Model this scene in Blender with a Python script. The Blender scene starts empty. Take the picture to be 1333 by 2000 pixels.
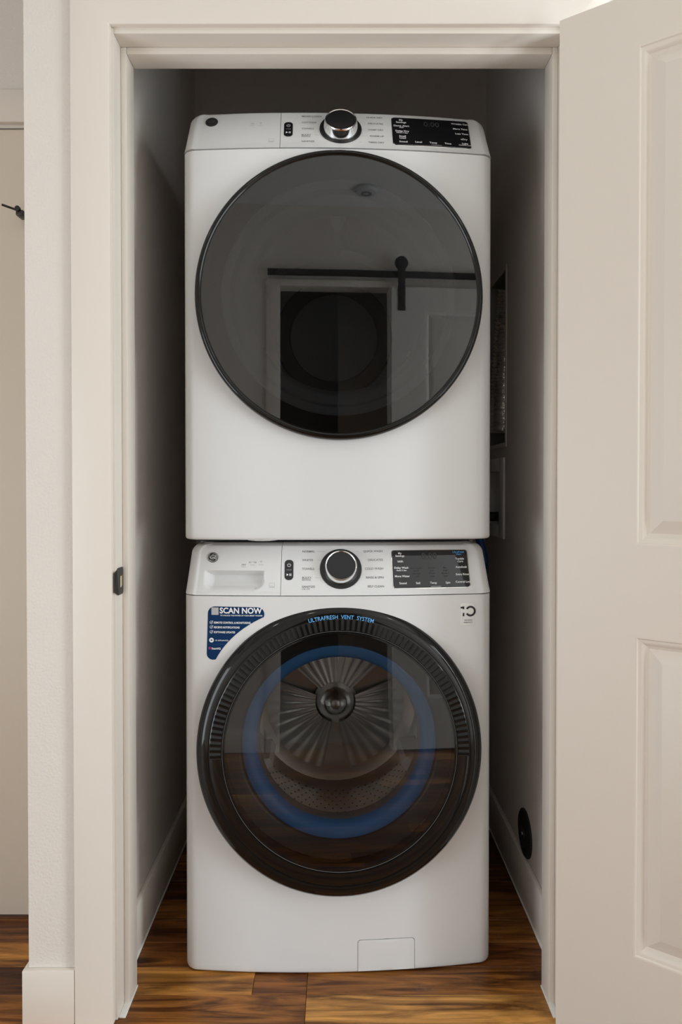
import bpy, bmesh, math, random
from mathutils import Vector, Matrix
random.seed(7)
PI = math.pi
R = math.radians
SC = bpy.context.scene
COL = SC.collection

# ------------------------------------------------------------------ camera
CAM_H = 1.125
cd = bpy.data.cameras.new('camera'); cam = bpy.data.objects.new('camera', cd); COL.objects.link(cam)
cd.sensor_fit = 'VERTICAL'; cd.sensor_height = 36.0; cd.lens = 24.0
cam.location = (0, 0, CAM_H)
cam.rotation_euler = (R(90 - 0.74), R(0.0), 0)
cd.shift_y = -0.0205; cd.shift_x = 0.00275
cd.clip_start = 0.02
SC.camera = cam
SC.view_settings.view_transform = 'Standard'; SC.view_settings.look = 'None'
SC.view_settings.gamma = 1.0; SC.view_settings.use_curve_mapping = False
SC.view_settings.exposure = 0.02

# ------------------------------------------------------------------ world + large lights
W = bpy.data.worlds.new('world'); SC.world = W; W.use_nodes = True
W.node_tree.nodes['Background'].inputs[0].default_value = (0.75, 0.85, 1.0, 1)
W.node_tree.nodes['Background'].inputs[1].default_value = 0.6

def area(name, loc, rot, sx, sy, power, col):
    l = bpy.data.lights.new(name, 'AREA'); l.shape = 'RECTANGLE'; l.size = sx; l.size_y = sy
    l.energy = power; l.color = col
    o = bpy.data.objects.new(name, l); COL.objects.link(o); o.location = loc; o.rotation_euler = rot
    return o
# daylight through the right glass door; the left lamp is added fill
area('daylight_and_fill', (2.37, 0.37, 1.10), (0, R(90), 0), 2.1, 1.60, 104, (0.85, 0.945, 1.0))
area('daylight_and_fill', (-2.17, 0.08, 0.80), (0, R(-90), 0), 1.5, 1.5, 34, (0.87, 0.95, 1.0))
CAN_POWER = 0.5

# ------------------------------------------------------------------ materials
def new_mat(name):
    m = bpy.data.materials.new(name); m.use_nodes = True
    return m, m.node_tree.nodes, m.node_tree.links, m.node_tree.nodes['Principled BSDF']

def plain(name, col, rough=0.5, metal=0.0, spec=0.5, coat=0.0, var=0.03, scale=6.0, bump=0.0, bscale=200.0, ior=1.45):
    m, n, l, b = new_mat(name)
    tc = n.new('ShaderNodeTexCoord')
    no = n.new('ShaderNodeTexNoise'); no.inputs['Scale'].default_value = scale; no.inputs['Detail'].default_value = 3
    l.new(tc.outputs['Object'], no.inputs['Vector'])
    mx = n.new('ShaderNodeMix'); mx.data_type = 'RGBA'
    l.new(no.outputs['Fac'], mx.inputs['Factor'])
    mx.inputs['A'].default_value = tuple(c * (1 - var) for c in col) + (1,)
    mx.inputs['B'].default_value = tuple(min(1, c * (1 + var)) for c in col) + (1,)
    l.new(mx.outputs['Result'], b.inputs['Base Color'])
    b.inputs['Roughness'].default_value = rough; b.inputs['Metallic'].default_value = metal
    b.inputs['Specular IOR Level'].default_value = spec; b.inputs['Coat Weight'].default_value = coat
    b.inputs['Coat Roughness'].default_value = 0.06; b.inputs['IOR'].default_value = ior
    if bump:
        n2 = n.new('ShaderNodeTexNoise'); n2.inputs['Scale'].default_value = bscale; n2.inputs['Detail'].default_value = 2
        l.new(tc.outputs['Object'], n2.inputs['Vector'])
        bp = n.new('ShaderNodeBump'); bp.inputs['Strength'].default_value = bump; bp.inputs['Distance'].default_value = 0.002
        l.new(n2.outputs['Fac'], bp.inputs['Height']); l.new(bp.outputs['Normal'], b.inputs['Normal'])
    return m

M = {}
M['wall'] = plain('wall_paint', (0.70, 0.645, 0.59), 0.75, var=0.02, bump=0.55, bscale=170)
M['ceil'] = plain('ceiling_paint', (0.66, 0.65, 0.63), 0.8, var=0.02, bump=0.2, bscale=120)
M['trim'] = plain('trim_paint', (0.735, 0.672, 0.60), 0.38, var=0.012, scale=4)
M['doorp'] = plain('door_paint', (0.72, 0.65, 0.575), 0.42, var=0.012, scale=3)
M['doorshade'] = plain('shaded_door_paint', (0.665, 0.575, 0.48), 0.45, var=0.012, scale=3)  # door paint darkened and warmed: alcove shade put into the colour
M['caulk'] = plain('caulk', (0.80, 0.78, 0.74), 0.6)
M['white'] = plain('appliance_enamel', (0.70, 0.70, 0.70), 0.28, coat=0.3, var=0.006)
M['panelw'] = plain('panel_plastic', (0.72, 0.72, 0.72), 0.38, var=0.006)
M['black'] = plain('black_gloss_plastic', (0.006, 0.0055, 0.005), 0.08, ior=1.42)
M['blackm'] = plain('black_satin_plastic', (0.014, 0.0135, 0.013), 0.38)
M['dark'] = plain('dark_cavity', (0.02, 0.02, 0.02), 0.7)
M['grey'] = plain('grey_plastic', (0.16, 0.16, 0.165), 0.5)
M['lgrey'] = plain('pale_grey_plastic', (0.45, 0.45, 0.46), 0.5)
M['chrome'] = plain('chrome', (0.86, 0.86, 0.86), 0.10, metal=1.0)
M['steel'] = plain('drum_steel', (0.62, 0.61, 0.60), 0.30, metal=1.0, var=0.10, scale=30)
M['blue'] = plain('blue_gasket', (0.035, 0.17, 0.42), 0.5)
M['bluehose'] = plain('blue_hose', (0.012, 0.05, 0.16), 0.4)
M['display'] = plain('display_glass', (0.010, 0.010, 0.012), 0.05, ior=1.6)
M['knobcap'] = plain('knob_cap', (0.018, 0.018, 0.019), 0.16, ior=1.42)
M['ink'] = plain('grey_ink', (0.20, 0.20, 0.205), 0.6)
M['inkpale'] = plain('pale_grey_ink', (0.42, 0.42, 0.43), 0.6)
M['inkw'] = plain('white_ink', (0.80, 0.80, 0.80), 0.5)
M['inkdim'] = plain('dim_display_ink', (0.045, 0.05, 0.05), 0.4)
M['inkblue'] = plain('blue_ink', (0.13, 0.42, 0.80), 0.5)
M['inkblack'] = plain('black_ink', (0.01, 0.01, 0.01), 0.4)
M['sticker'] = plain('navy_sticker', (0.001, 0.028, 0.10), 0.5, spec=0.2, var=0.05)
M['silver'] = plain('silver_sticker', (0.55, 0.55, 0.54), 0.30, metal=0.9)
M['magenta'] = plain('magenta_ink', (0.35, 0.02, 0.15), 0.5)
M['bronze'] = plain('black_bronze', (0.012, 0.010, 0.008), 0.32, spec=0.6)
M['brass'] = plain('brass', (0.55, 0.33, 0.10), 0.35, metal=0.8)
M['lampglass'] = None
M['foil'] = plain('duct_foil', (0.92, 0.90, 0.87), 0.16, metal=1.0, bump=1.0, bscale=140)
M['boxsteel'] = plain('box_galvanised', (0.42, 0.41, 0.39), 0.45, metal=0.6)
M['boxw'] = plain('outlet_box_plastic', (0.85, 0.84, 0.82), 0.5)
M['rubber'] = plain('rubber', (0.012, 0.012, 0.012), 0.55)
M['subfloor'] = plain('subfloor', (0.03, 0.016, 0.008), 0.8)
M['barn'] = plain('barn_door_paint', (0.60, 0.57, 0.53), 0.45)

def glass_mat(name, tint, ior):
    m = bpy.data.materials.new(name); m.use_nodes = True
    n = m.node_tree.nodes; l = m.node_tree.links; n.clear()
    out = n.new('ShaderNodeOutputMaterial'); mix = n.new('ShaderNodeMixShader')
    tr = n.new('ShaderNodeBsdfTransparent'); tr.inputs[0].default_value = tint + (1,)
    gl = n.new('ShaderNodeBsdfGlossy'); gl.inputs['Roughness'].default_value = 0.015; gl.inputs[0].default_value = (1, 1, 1, 1)
    fr = n.new('ShaderNodeFresnel'); ge = n.new('ShaderNodeNewGeometry'); mr = n.new('ShaderNodeMapRange')
    mr.inputs['To Min'].default_value = ior; mr.inputs['To Max'].default_value = 1.0 / ior      # thin sheet: same reflectance from either side
    l.new(ge.outputs['Backfacing'], mr.inputs['Value']); l.new(mr.outputs[0], fr.inputs[0])
    l.new(fr.outputs[0], mix.inputs[0]); l.new(tr.outputs[0], mix.inputs[1]); l.new(gl.outputs[0], mix.inputs[2])
    l.new(mix.outputs[0], out.inputs[0])
    return m
M['glassd'] = glass_mat('dryer_tinted_glass', (0.24, 0.24, 0.245), 1.82)
M['glassw'] = glass_mat('washer_tinted_glass', (0.46, 0.45, 0.44), 1.66)
M['windowglass'] = glass_mat('window_glass', (0.95, 0.97, 0.97), 1.45)

def emit_mat(name, col, s):
    m = bpy.data.materials.new(name); m.use_nodes = True
    n = m.node_tree.nodes; l = m.node_tree.links; n.clear()
    o = n.new('ShaderNodeOutputMaterial'); e = n.new('ShaderNodeEmission')
    e.inputs[0].default_value = col + (1,); e.inputs[1].default_value = s; l.new(e.outputs[0], o.inputs[0]); return m
M['lampglass'] = emit_mat('added_lamp_diffuser', (1.0, 0.9, 0.78), 6.0)

def wood_mat():
    m, n, l, b = new_mat('acacia_planks')
    oi = n.new('ShaderNodeObjectInfo'); tc = n.new('ShaderNodeTexCoord')
    add = n.new('ShaderNodeVectorMath'); add.operation = 'ADD'
    sc = n.new('ShaderNodeVectorMath'); sc.operation = 'SCALE'; sc.inputs['Scale'].default_value = 37.0
    cmb = n.new('ShaderNodeCombineXYZ')
    for k in range(3): l.new(oi.outputs['Random'], cmb.inputs[k])
    l.new(cmb.outputs[0], sc.inputs[0])
    l.new(tc.outputs['Object'], add.inputs[0]); l.new(sc.outputs[0], add.inputs[1])
    mp = n.new('ShaderNodeMapping'); mp.inputs['Scale'].default_value = (2.2, 26, 26); l.new(add.outputs[0], mp.inputs[0])
    n1 = n.new('ShaderNodeTexNoise'); n1.inputs['Scale'].default_value = 1.6; n1.inputs['Detail'].default_value = 6
    n1.inputs['Roughness'].default_value = 0.62; n1.inputs['Distortion'].default_value = 0.9
    l.new(mp.outputs[0], n1.inputs['Vector'])
    mp2 = n.new('ShaderNodeMapping'); mp2.inputs['Scale'].default_value = (5, 20, 20); l.new(add.outputs[0], mp2.inputs[0])
    n2 = n.new('ShaderNodeTexNoise'); n2.inputs['Scale'].default_value = 1.1; n2.inputs['Detail'].default_value = 4; n2.inputs['Distortion'].default_value = 0.6
    l.new(mp2.outputs[0], n2.inputs['Vector'])
    r1 = n.new('ShaderNodeValToRGB')
    r1.color_ramp.elements[0].position = 0.36; r1.color_ramp.elements[0].color = (0.20, 0.15, 0.12, 1)
    r1.color_ramp.elements[1].position = 0.68; r1.color_ramp.elements[1].color = (1.25, 1.20, 1.10, 1)
    l.new(n1.outputs['Fac'], r1.inputs[0])
    r2 = n.new('ShaderNodeValToRGB')
    r2.color_ramp.elements[0].position = 0.30; r2.color_ramp.elements[0].color = (0.42, 0.36, 0.33, 1)
    r2.color_ramp.elements[1].position = 0.55; r2.color_ramp.elements[1].color = (1, 1, 1, 1)
    l.new(n2.outputs['Fac'], r2.inputs[0])
    m1 = n.new('ShaderNodeMix'); m1.data_type = 'RGBA'; m1.blend_type = 'MULTIPLY'; m1.inputs['Factor'].default_value = 1
    l.new(oi.outputs['Color'], m1.inputs['A']); l.new(r1.outputs[0], m1.inputs['B'])
    m2 = n.new('ShaderNodeMix'); m2.data_type = 'RGBA'; m2.blend_type = 'MULTIPLY'; m2.inputs['Factor'].default_value = 0.85
    l.new(m1.outputs['Result'], m2.inputs['A']); l.new(r2.outputs[0], m2.inputs['B'])
    # dusty scuffs
    n3 = n.new('ShaderNodeTexNoise'); n3.inputs['Scale'].default_value = 9; n3.inputs['Detail'].default_value = 8; n3.inputs['Roughness'].default_value = 0.75
    l.new(add.outputs[0], n3.inputs['Vector'])
    r3 = n.new('ShaderNodeValToRGB'); r3.color_ramp.elements[0].position = 0.60; r3.color_ramp.elements[0].color = (0, 0, 0, 1)
    r3.color_ramp.elements[1].position = 0.80; r3.color_ramp.elements[1].color = (0.55, 0.55, 0.55, 1)
    l.new(n3.outputs['Fac'], r3.inputs[0])
    m3 = n.new('ShaderNodeMix'); m3.data_type = 'RGBA'; l.new(r3.outputs[0], m3.inputs['Factor'])
    l.new(m2.outputs['Result'], m3.inputs['A']); m3.inputs['B'].default_value = (0.25, 0.20, 0.16, 1)
    l.new(m3.outputs['Result'], b.inputs['Base Color'])
    b.inputs['Roughness'].default_value = 0.36; b.inputs['Specular IOR Level'].default_value = 0.35
    bp = n.new('ShaderNodeBump'); bp.inputs['Strength'].default_value = 0.12; bp.inputs['Distance'].default_value = 0.001
    l.new(n1.outputs['Fac'], bp.inputs['Height']); l.new(bp.outputs['Normal'], b.inputs['Normal'])
    return m
M['wood'] = wood_mat()

# ------------------------------------------------------------------ mesh helpers
def add_box(bm, x0, x1, y0, y1, z0, z1):
    v = [bm.verts.new((x, y, z)) for x in (x0, x1) for y in (y0, y1) for z in (z0, z1)]
    for f in ((0, 1, 3, 2), (4, 6, 7, 5), (0, 4, 5, 1), (2, 3, 7, 6), (0, 2, 6, 4), (1, 5, 7, 3)):
        bm.faces.new([v[i] for i in f])

def obj(name, bm, mat, parent=None, smooth=None, recalc=True):
    if recalc: bmesh.ops.recalc_face_normals(bm, faces=bm.faces)
    me = bpy.data.meshes.new(name); bm.to_mesh(me); bm.free()
    return obj_me(name, me, mat, parent, smooth)

def obj_me(name, me, mat, parent=None, smooth=None):
    me.materials.clear(); me.materials.append(M[mat] if isinstance(mat, str) else mat)
    o = bpy.data.objects.new(name, me); COL.objects.link(o)
    if parent is not None: o.parent = parent
    if smooth:
        me.shade_smooth()
        if smooth < 170: me.set_sharp_from_angle(angle=R(smooth))
    return o

def box(name, mat, parent, x0, x1, y0, y1, z0, z1, bev=0.0):
    bm = bmesh.new(); add_box(bm, x0, x1, y0, y1, z0, z1)
    if bev: bmesh.ops.bevel(bm, geom=bm.edges[:], offset=bev, segments=2, affect='EDGES', profile=0.5)
    return obj(name, bm, mat, parent, smooth=40 if bev else None)

def lathe(name, mat, parent, prof, cx=0, cz=0, seg=96, shear=0.0, smooth=35, a0=0.0, a1=2 * PI, y0=0.0):
    """profile of (radius, y) turned about a Y axis through (cx, cz)."""
    bm = bmesh.new(); full = abs(a1 - a0 - 2 * PI) < 1e-6
    n = seg if full else seg + 1
    rings = []
    for (r, y) in prof:
        if r < 1e-6:
            rings.append([bm.verts.new((cx, y + y0, cz))]); continue
        ring = []
        for i in range(n):
            a = a0 + (a1 - a0) * i / seg
            dz = r * math.sin(a)
            ring.append(bm.verts.new((cx + r * math.cos(a), y + y0 + shear * dz, cz + dz)))
        rings.append(ring)
    for A, B in zip(rings, rings[1:]):
        cnt = seg
        for i in range(cnt):
            j = (i + 1) % n if full else i + 1
            if len(A) == 1 and len(B) == 1: continue
            if len(A) == 1: bm.faces.new((A[0], B[i], B[j]))
            elif len(B) == 1: bm.faces.new((A[i], B[0], A[j]))
            else: bm.faces.new((A[i], B[i], B[j], A[j]))
    return obj(name, bm, mat, parent, smooth=smooth)

def tube(name, mat, parent, pts, rad, seg=12, smooth=60, ridges=None):
    bm = bmesh.new(); rings = []
    P = [Vector(p) for p in pts]
    up0 = Vector((0, 0, 1))
    for i, p in enumerate(P):
        t = (P[min(i + 1, len(P) - 1)] - P[max(i - 1, 0)]).normalized()
        u = t.cross(up0)
        if u.length < 1e-3: u = t.cross(Vector((1, 0, 0)))
        u.normalize(); w = t.cross(u).normalized()
        r = rad[i] if isinstance(rad, (list, tuple)) else rad
        rings.append([bm.verts.new(p + u * math.cos(2 * PI * k / seg) * r + w * math.sin(2 * PI * k / seg) * r) for k in range(seg)])
    for A, B in zip(rings, rings[1:]):
        for k in range(seg): bm.faces.new((A[k], A[(k + 1) % seg], B[(k + 1) % seg], B[k]))
    bm.faces.new(rings[0]); bm.faces.new(rings[-1])
    return obj(name, bm, mat, parent, smooth=smooth)

def tag(o, label, cat, kind=None, group=None):
    o['label'] = label; o['category'] = cat
    if kind: o['kind'] = kind
    if group: o['group'] = group
    return o
def empty(name, loc, rz=0):
    o = bpy.data.objects.new(name, None); COL.objects.link(o); o.location = loc; o.rotation_euler = (0, 0, rz)
    o.empty_display_size = 0.05
    return o

def wall_holes(name, axis, c0, c1, u0, u1, z0, z1, holes, mat='wall', parent=None):
    """slab normal to `axis` ('x' or 'y') between c0..c1, spanning u, z, with rectangular holes."""
    us = sorted({u0, u1, *[h[0] for h in holes], *[h[1] for h in holes]})
    zs = sorted({z0, z1, *[h[2] for h in holes], *[h[3] for h in holes]})
    bm = bmesh.new(); g = {}
    inside = lambda i, j: 0 <= i < len(us) - 1 and 0 <= j < len(zs) - 1 and not any(
        h[0] - 1e-6 <= us[i] and us[i + 1] <= h[1] + 1e-6 and h[2] - 1e-6 <= zs[j] and zs[j + 1] <= h[3] + 1e-6 for h in holes)
    def V(i, j, c):
        k = (i, j, c)
        if k not in g:
            cc = c1 if c else c0
            g[k] = bm.verts.new((cc, us[i], zs[j]) if axis == 'x' else (us[i], cc, zs[j]))
        return g[k]
    for i in range(len(us) - 1):
        for j in range(len(zs) - 1):
            if not inside(i, j): continue
            for c in (0, 1): bm.faces.new((V(i, j, c), V(i + 1, j, c), V(i + 1, j + 1, c), V(i, j + 1, c)))
            for di, dj, a, b in ((-1, 0, (i, j), (i, j + 1)), (1, 0, (i + 1, j), (i + 1, j + 1)), (0, -1, (i, j), (i + 1, j)), (0, 1, (i, j + 1), (i + 1, j + 1))):
                if not inside(i + di, j + dj):
                    bm.faces.new((V(*a, 0), V(*b, 0), V(*b, 1), V(*a, 1)))
    return obj(name, bm, mat, parent)

_font_cache = {}
def text_polys(s, size, align='LEFT', bold=0.0, shear=0.0, space=1.0):
    """flat text -> (verts2d, faces)"""
    c = bpy.data.curves.new('t', 'FONT'); c.body = s; c.size = size; c.align_x = align; c.align_y = 'CENTER'
    c.offset = bold * size; c.shear = shear; c.resolution_u = 3; c.fill_mode = 'FRONT'; c.space_character = space
    o = bpy.data.objects.new('t', c); COL.objects.link(o)
    dg = bpy.context.evaluated_depsgraph_get()
    me = bpy.data.meshes.new_from_object(o.evaluated_get(dg))
    vs = [(v.co.x, v.co.y) for v in me.vertices]; fs = [tuple(p.vertices) for p in me.polygons]
    bpy.data.objects.remove(o); bpy.data.curves.remove(c); bpy.data.meshes.remove(me)
    return vs, fs

class Print:
    """collects flat printed shapes on a surface map (x, v) -> Vector; builds one part mesh"""
    def __init__(self, fn, off=0.0004): self.fn = fn; self.off = off; self.v = []; self.f = []
    def poly(self, vs, fs):
        b = len(self.v); self.v += [tuple(self.fn(x, y, self.off)) for x, y in vs]; self.f += [tuple(b + i for i in f) for f in fs]
    def text(self, s, x, y, size, align='LEFT', bold=0.0, shear=0.0, width=None, space=1.0):
        vs, fs = text_polys(s, size, align, bold, shear, space)
        if not vs: return
        k = 1.0
        if width:
            w = max(a for a, _ in vs) - min(a for a, _ in vs); k = width / w
        self.poly([(x + a * k, y + b) for a, b in vs], fs)
    def rect(self, x0, x1, y0, y1, n=6):
        vs = []; fs = []
        for i in range(n + 1):
            x = x0 + (x1 - x0) * i / n; vs += [(x, y0), (x, y1)]
        for i in range(n): fs.append((2 * i, 2 * i + 2, 2 * i + 3, 2 * i + 1))
        self.poly(vs, fs)
    def ring(self, cx, cy, r0, r1, n=28, a0=0, a1=2 * PI):
        vs = []; fs = []
        for i in range(n + 1):
            a = a0 + (a1 - a0) * i / n
            vs += [(cx + r0 * math.cos(a), cy + r0 * math.sin(a)), (cx + r1 * math.cos(a), cy + r1 * math.sin(a))]
        for i in range(n): fs.append((2 * i, 2 * i + 1, 2 * i + 3, 2 * i + 2))
        self.poly(vs, fs)
    def stroke(self, pts, w):
        vs = []; fs = []
        for i, p in enumerate(pts):
            a = Vector(pts[max(i - 1, 0)]); b = Vector(pts[min(i + 1, len(pts) - 1)]); t = (b - a).normalized(); nn = Vector((-t.y, t.x)) * w / 2
            vs += [(p[0] + nn.x, p[1] + nn.y), (p[0] - nn.x, p[1] - nn.y)]
        for i in range(len(pts) - 1): fs.append((2 * i, 2 * i + 1, 2 * i + 3, 2 * i + 2))
        self.poly(vs, fs)
    def build(self, name, mat, parent, label=None):
        me = bpy.data.meshes.new(name); me.from_pydata(self.v, [], self.f); me.update()
        o = obj_me(name, me, mat, parent)
        if label: o['label'] = label
        if len(self.f) > 1: o['kind'] = 'stuff'
        return o

def slab_on(name, mat, parent, fn, outline, thick, inset=0.0012, nx=14, label=None, off=0.0):
    """a thin plate with rounded outline lying on a surface map; top face subdivided so it follows the curve"""
    bm = bmesh.new()
    n = len(outline); cx = sum(p[0] for p in outline) / n; cy = sum(p[1] for p in outline) / n
    def ringv(k, o, sh=0.0):
        out = []
        for x, y in outline:
            dx, dy = x - cx, y - cy; d = math.hypot(dx, dy) or 1
            f = k * (d - sh) / d
            out.append(bm.verts.new(fn(cx + dx * f, cy + dy * f, o)))
        return out
    rings = [ringv(1, off - 0.0002), ringv(1, off + thick * 0.7), ringv(1, off + thick, inset)] + [ringv(k, off + thick) for k in (0.75, 0.5, 0.25)]
    for A, B in zip(rings, rings[1:]):
        for i in range(n): bm.faces.new((A[i], A[(i + 1) % n], B[(i + 1) % n], B[i]))
    c = bm.verts.new(fn(cx, cy, off + thick))
    for i in range(n): bm.faces.new((rings[-1][i], rings[-1][(i + 1) % n], c))
    o = obj(name, bm, mat, parent, smooth=30)
    if label: o['label'] = label
    return o

def round_rect(x0, x1, y0, y1, r, n=5, per=10):
    pts = []
    for (cx, cy, a) in ((x1 - r, y1 - r, 0), (x0 + r, y1 - r, 90), (x0 + r, y0 + r, 180), (x1 - r, y0 + r, 270)):
        for i in range(n + 1):
            t = R(a + 90 * i / n); pts.append((cx + r * math.cos(t), cy + r * math.sin(t)))
    out = []
    for i, p in enumerate(pts):
        q = pts[(i + 1) % len(pts)]; out.append(p)
        L = math.hypot(q[0] - p[0], q[1] - p[1])
        if L > 0.02:
            for k in range(1, per): out.append((p[0] + (q[0] - p[0]) * k / per, p[1] + (q[1] - p[1]) * k / per))
    return out

# ------------------------------------------------------------------ the setting
WY0, WY1 = 1.412, 1.527          # wall with the closet opening
LX, RX = -0.488, 0.504           # closet side walls
BY = 2.34                        # closet back wall
CZ = 2.70
HX0, HX1 = -2.2, 2.4
OY = -0.75                       # opposite hall wall

# floor with planks
fl = box('floor', 'subfloor', None, HX0, HX1, -2.6, 2.45, -0.06, -0.018)
tag(fl, 'mixed brown acacia plank floor running through hall and closet', 'floor', 'structure')
GOLD = (0.56, 0.255, 0.058); BROWN = (0.27, 0.098, 0.024); DARKB = (0.14, 0.048, 0.015); MIDB = (0.40, 0.160, 0.036); PALE = (0.66, 0.330, 0.090)
PALETTE = [BROWN, BROWN, DARKB, MIDB, MIDB, GOLD, BROWN, DARKB]
PW = 0.085
_pm = {}
def plank_mesh(L):
    k = round(L, 2)
    if k not in _pm:
        bm = bmesh.new(); add_box(bm, -k / 2 + 0.0004, k / 2 - 0.0004, -PW / 2 + 0.0004, PW / 2 - 0.0004, -0.018, 0)
        bmesh.ops.bevel(bm, geom=[e for e in bm.edges if all(v.co.z > -0.001 for v in e.verts)], offset=0.0009, segments=1, affect='EDGES')
        me = bpy.data.meshes.new('plank'); bm.to_mesh(me); bm.free(); me.materials.append(M['wood']); _pm[k] = me
    return _pm[k], k
def plank(x0, L, yc, col):
    me, k = plank_mesh(L)
    o = bpy.data.objects.new('plank', me); COL.objects.link(o); o.parent = fl
    o.location = (x0 + k / 2, yc, 0); o.color = col + (1,)
    return x0 + k
# rows in view: explicit staves (x start list, colours)
ROWS = {0: [(-2.2, BROWN), (-1.3, MIDB), (-0.62, MIDB), (-0.07, PALE), (0.83, GOLD), (1.6, BROWN)],
        1: [(-2.2, MIDB), (-1.2, DARKB), (-0.60, GOLD), (-0.19, BROWN), (-0.07, MIDB), (0.62, BROWN), (1.3, MIDB)],
        2: [(-2.2, MIDB), (-1.1, GOLD), (-0.55, BROWN), (0.05, BROWN), (0.9, MIDB)],
        3: [(-2.2, DARKB), (-1.5, BROWN), (-0.62, BROWN), (0.2, MIDB), (1.0, BROWN)],
        -1: [(-2.2, GOLD), (-1.25, BROWN), (-0.7, GOLD), (0.02, GOLD), (0.7, BROWN), (1.5, MIDB)]}
nrow0 = int(math.floor((-0.95 - 1.400) / PW)); nrow1 = int(math.ceil((BY - 1.400) / PW))
for k in range(nrow0, nrow1 + 1):
    yc = 1.400 + PW * (k + 0.5)
    if k in ROWS:
        st = ROWS[k]
        for i, (x, c) in enumerate(st):
            x2 = st[i + 1][0] if i + 1 < len(st) else HX1
            plank(x, x2 - x, yc, c)
    else:
        x = HX0 - random.uniform(0, 0.5)
        while x < HX1:
            x = plank(x, random.choice((0.6, 0.75, 0.9, 1.2)), yc, random.choice(PALETTE))
box('subfloor_beyond', 'barn', fl, HX0, HX1, -2.6, -0.99, -0.018, -0.001)

tag(box('ceiling', 'ceil', None, HX0, HX1, -2.6, 2.45, CZ, CZ + 0.06), 'pale flat ceiling of the hall and closet', 'ceiling', 'structure')
tag(wall_holes('wall_front', 'y', WY0, WY1, -0.646, HX1, 0, CZ, [(-0.476, 0.481, 0, 2.06)]), 'off-white textured wall around the closet opening', 'wall', 'structure')
tag(box('wall_left', 'wall', None, -0.646, LX, WY1, BY + 0.1, 0, CZ), 'closet side wall on the left of the machines', 'wall', 'structure')
VB = (2.054, 2.262, 1.244, 1.764)        # dryer duct recess (y0,y1,z0,z1)
OB = (2.118, 2.262, 0.992, 1.160)        # water outlet recess
tag(wall_holes('wall_right', 'x', RX, RX + 0.10, WY1, BY, 0, CZ, [VB, OB]), 'closet side wall with the duct recess on the right', 'wall', 'structure')
tag(box('wall_back', 'wall', None, LX, RX + 0.10, BY, BY + 0.10, 0, CZ), 'closet back wall behind the stacked machines', 'wall', 'structure')

AY = 1.742                                # alcove wall, far left
tag(wall_holes('wall_alcove', 'y', AY, AY + 0.11, HX0, -0.646, 0, CZ, [(-1.56, -0.782, 0, 2.03)]), 'beige wall at the far left around the passage door', 'wall', 'structure')
tag(box('wall_light_block', 'wall', None, -1.85, -1.75, 0.75, AY, 0, CZ), 'added unseen wall shading the passage door from the left', 'wall', 'structure')  # unseen wall added to keep left window light off the passage door
# hall behind the camera
tag(wall_holes('wall_opposite', 'y', OY - 0.11, OY, HX0, HX1, 0, CZ, [(-0.19, 0.47, 0, 2.21)]), 'hall wall opposite the closet with an open doorway', 'wall', 'structure')
tag(wall_holes('wall_hall_end', 'x', HX0 - 0.12, HX0, -2.6, 2.45, 0, CZ, [(-0.67, 0.83, 0.05, 1.55)]), 'end wall of the hall on the left', 'wall', 'structure')
tag(wall_holes('wall_window', 'x', HX1, HX1 + 0.12, -2.6, 2.45, 0, CZ, [(-0.43, 1.17, 0.05, 2.15)]), 'end wall of the hall with the window', 'wall', 'structure')
tag(box('wall_room_back', 'wall', None, HX0, HX1, -2.7, -2.6, 0, CZ), 'back wall of the dark room behind the hall', 'wall', 'structure')
tag(box('wall_room_partition', 'wall', None, 0.22, 1.3, -1.75, -1.65, 0, CZ), 'partition seen through the opposite doorway', 'wall', 'structure')

# right hall-end glass door, plus a left window added for fill light
for nm, loc, hw_, wh_, lab in (('window_1', (HX1 + 0.06, 0.37, 0.05), 0.80, 2.1, 'white framed glass door at the right hall end'), ('added_window', (HX0 - 0.06, 0.08, 0.05), 0.75, 1.5, 'added low window at the left hall end for fill light')):
    w = empty(nm, loc); tag(w, lab, 'window', 'structure')
    for (a, b, c, d) in ((-hw_, -hw_ + 0.06, 0, wh_), (hw_ - 0.06, hw_, 0, wh_), (-hw_ + 0.06, hw_ - 0.06, 0, 0.06), (-hw_ + 0.06, hw_ - 0.06, wh_ - 0.06, wh_), (-0.02, 0.02, 0.06, wh_ - 0.06)):
        box('frame_bar', 'trim', w, -0.03, 0.03, a, b, c, d)
    for s in (-1, 1):
        e_ = hw_ - 0.06; box('pane', 'windowglass', w, -0.003, 0.003, min(s * 0.02, s * e_), max(s * 0.02, s * e_), 0.06, wh_ - 0.06)

# closet casing -------------------------------------------------------------
CY0 = 1.400
cas = empty('trim_1', (0, CY0, 0)); tag(cas, 'cream flat casing boards framing the closet opening', 'door casing', 'structure')
def casing_piece(name, prof, p0, p1, mit):
    """profile in (across, depth) swept along a line; ends mitred by `mit` per unit across"""
    bm = bmesh.new(); A = []; B = []
    for (a, d) in prof:
        A.append(bm.verts.new(p0(a, d, mit[0] * a))); B.append(bm.verts.new(p0(a, d, None) if False else p1(a, d, mit[1] * a)))
    n = len(prof)
    for i in range(n): bm.faces.new((A[i], A[(i + 1) % n], B[(i + 1) % n], B[i]))
    bm.faces.new(A); bm.faces.new(B)
    return obj(name, bm, 'trim', cas, smooth=30)
CW = 0.081
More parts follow.
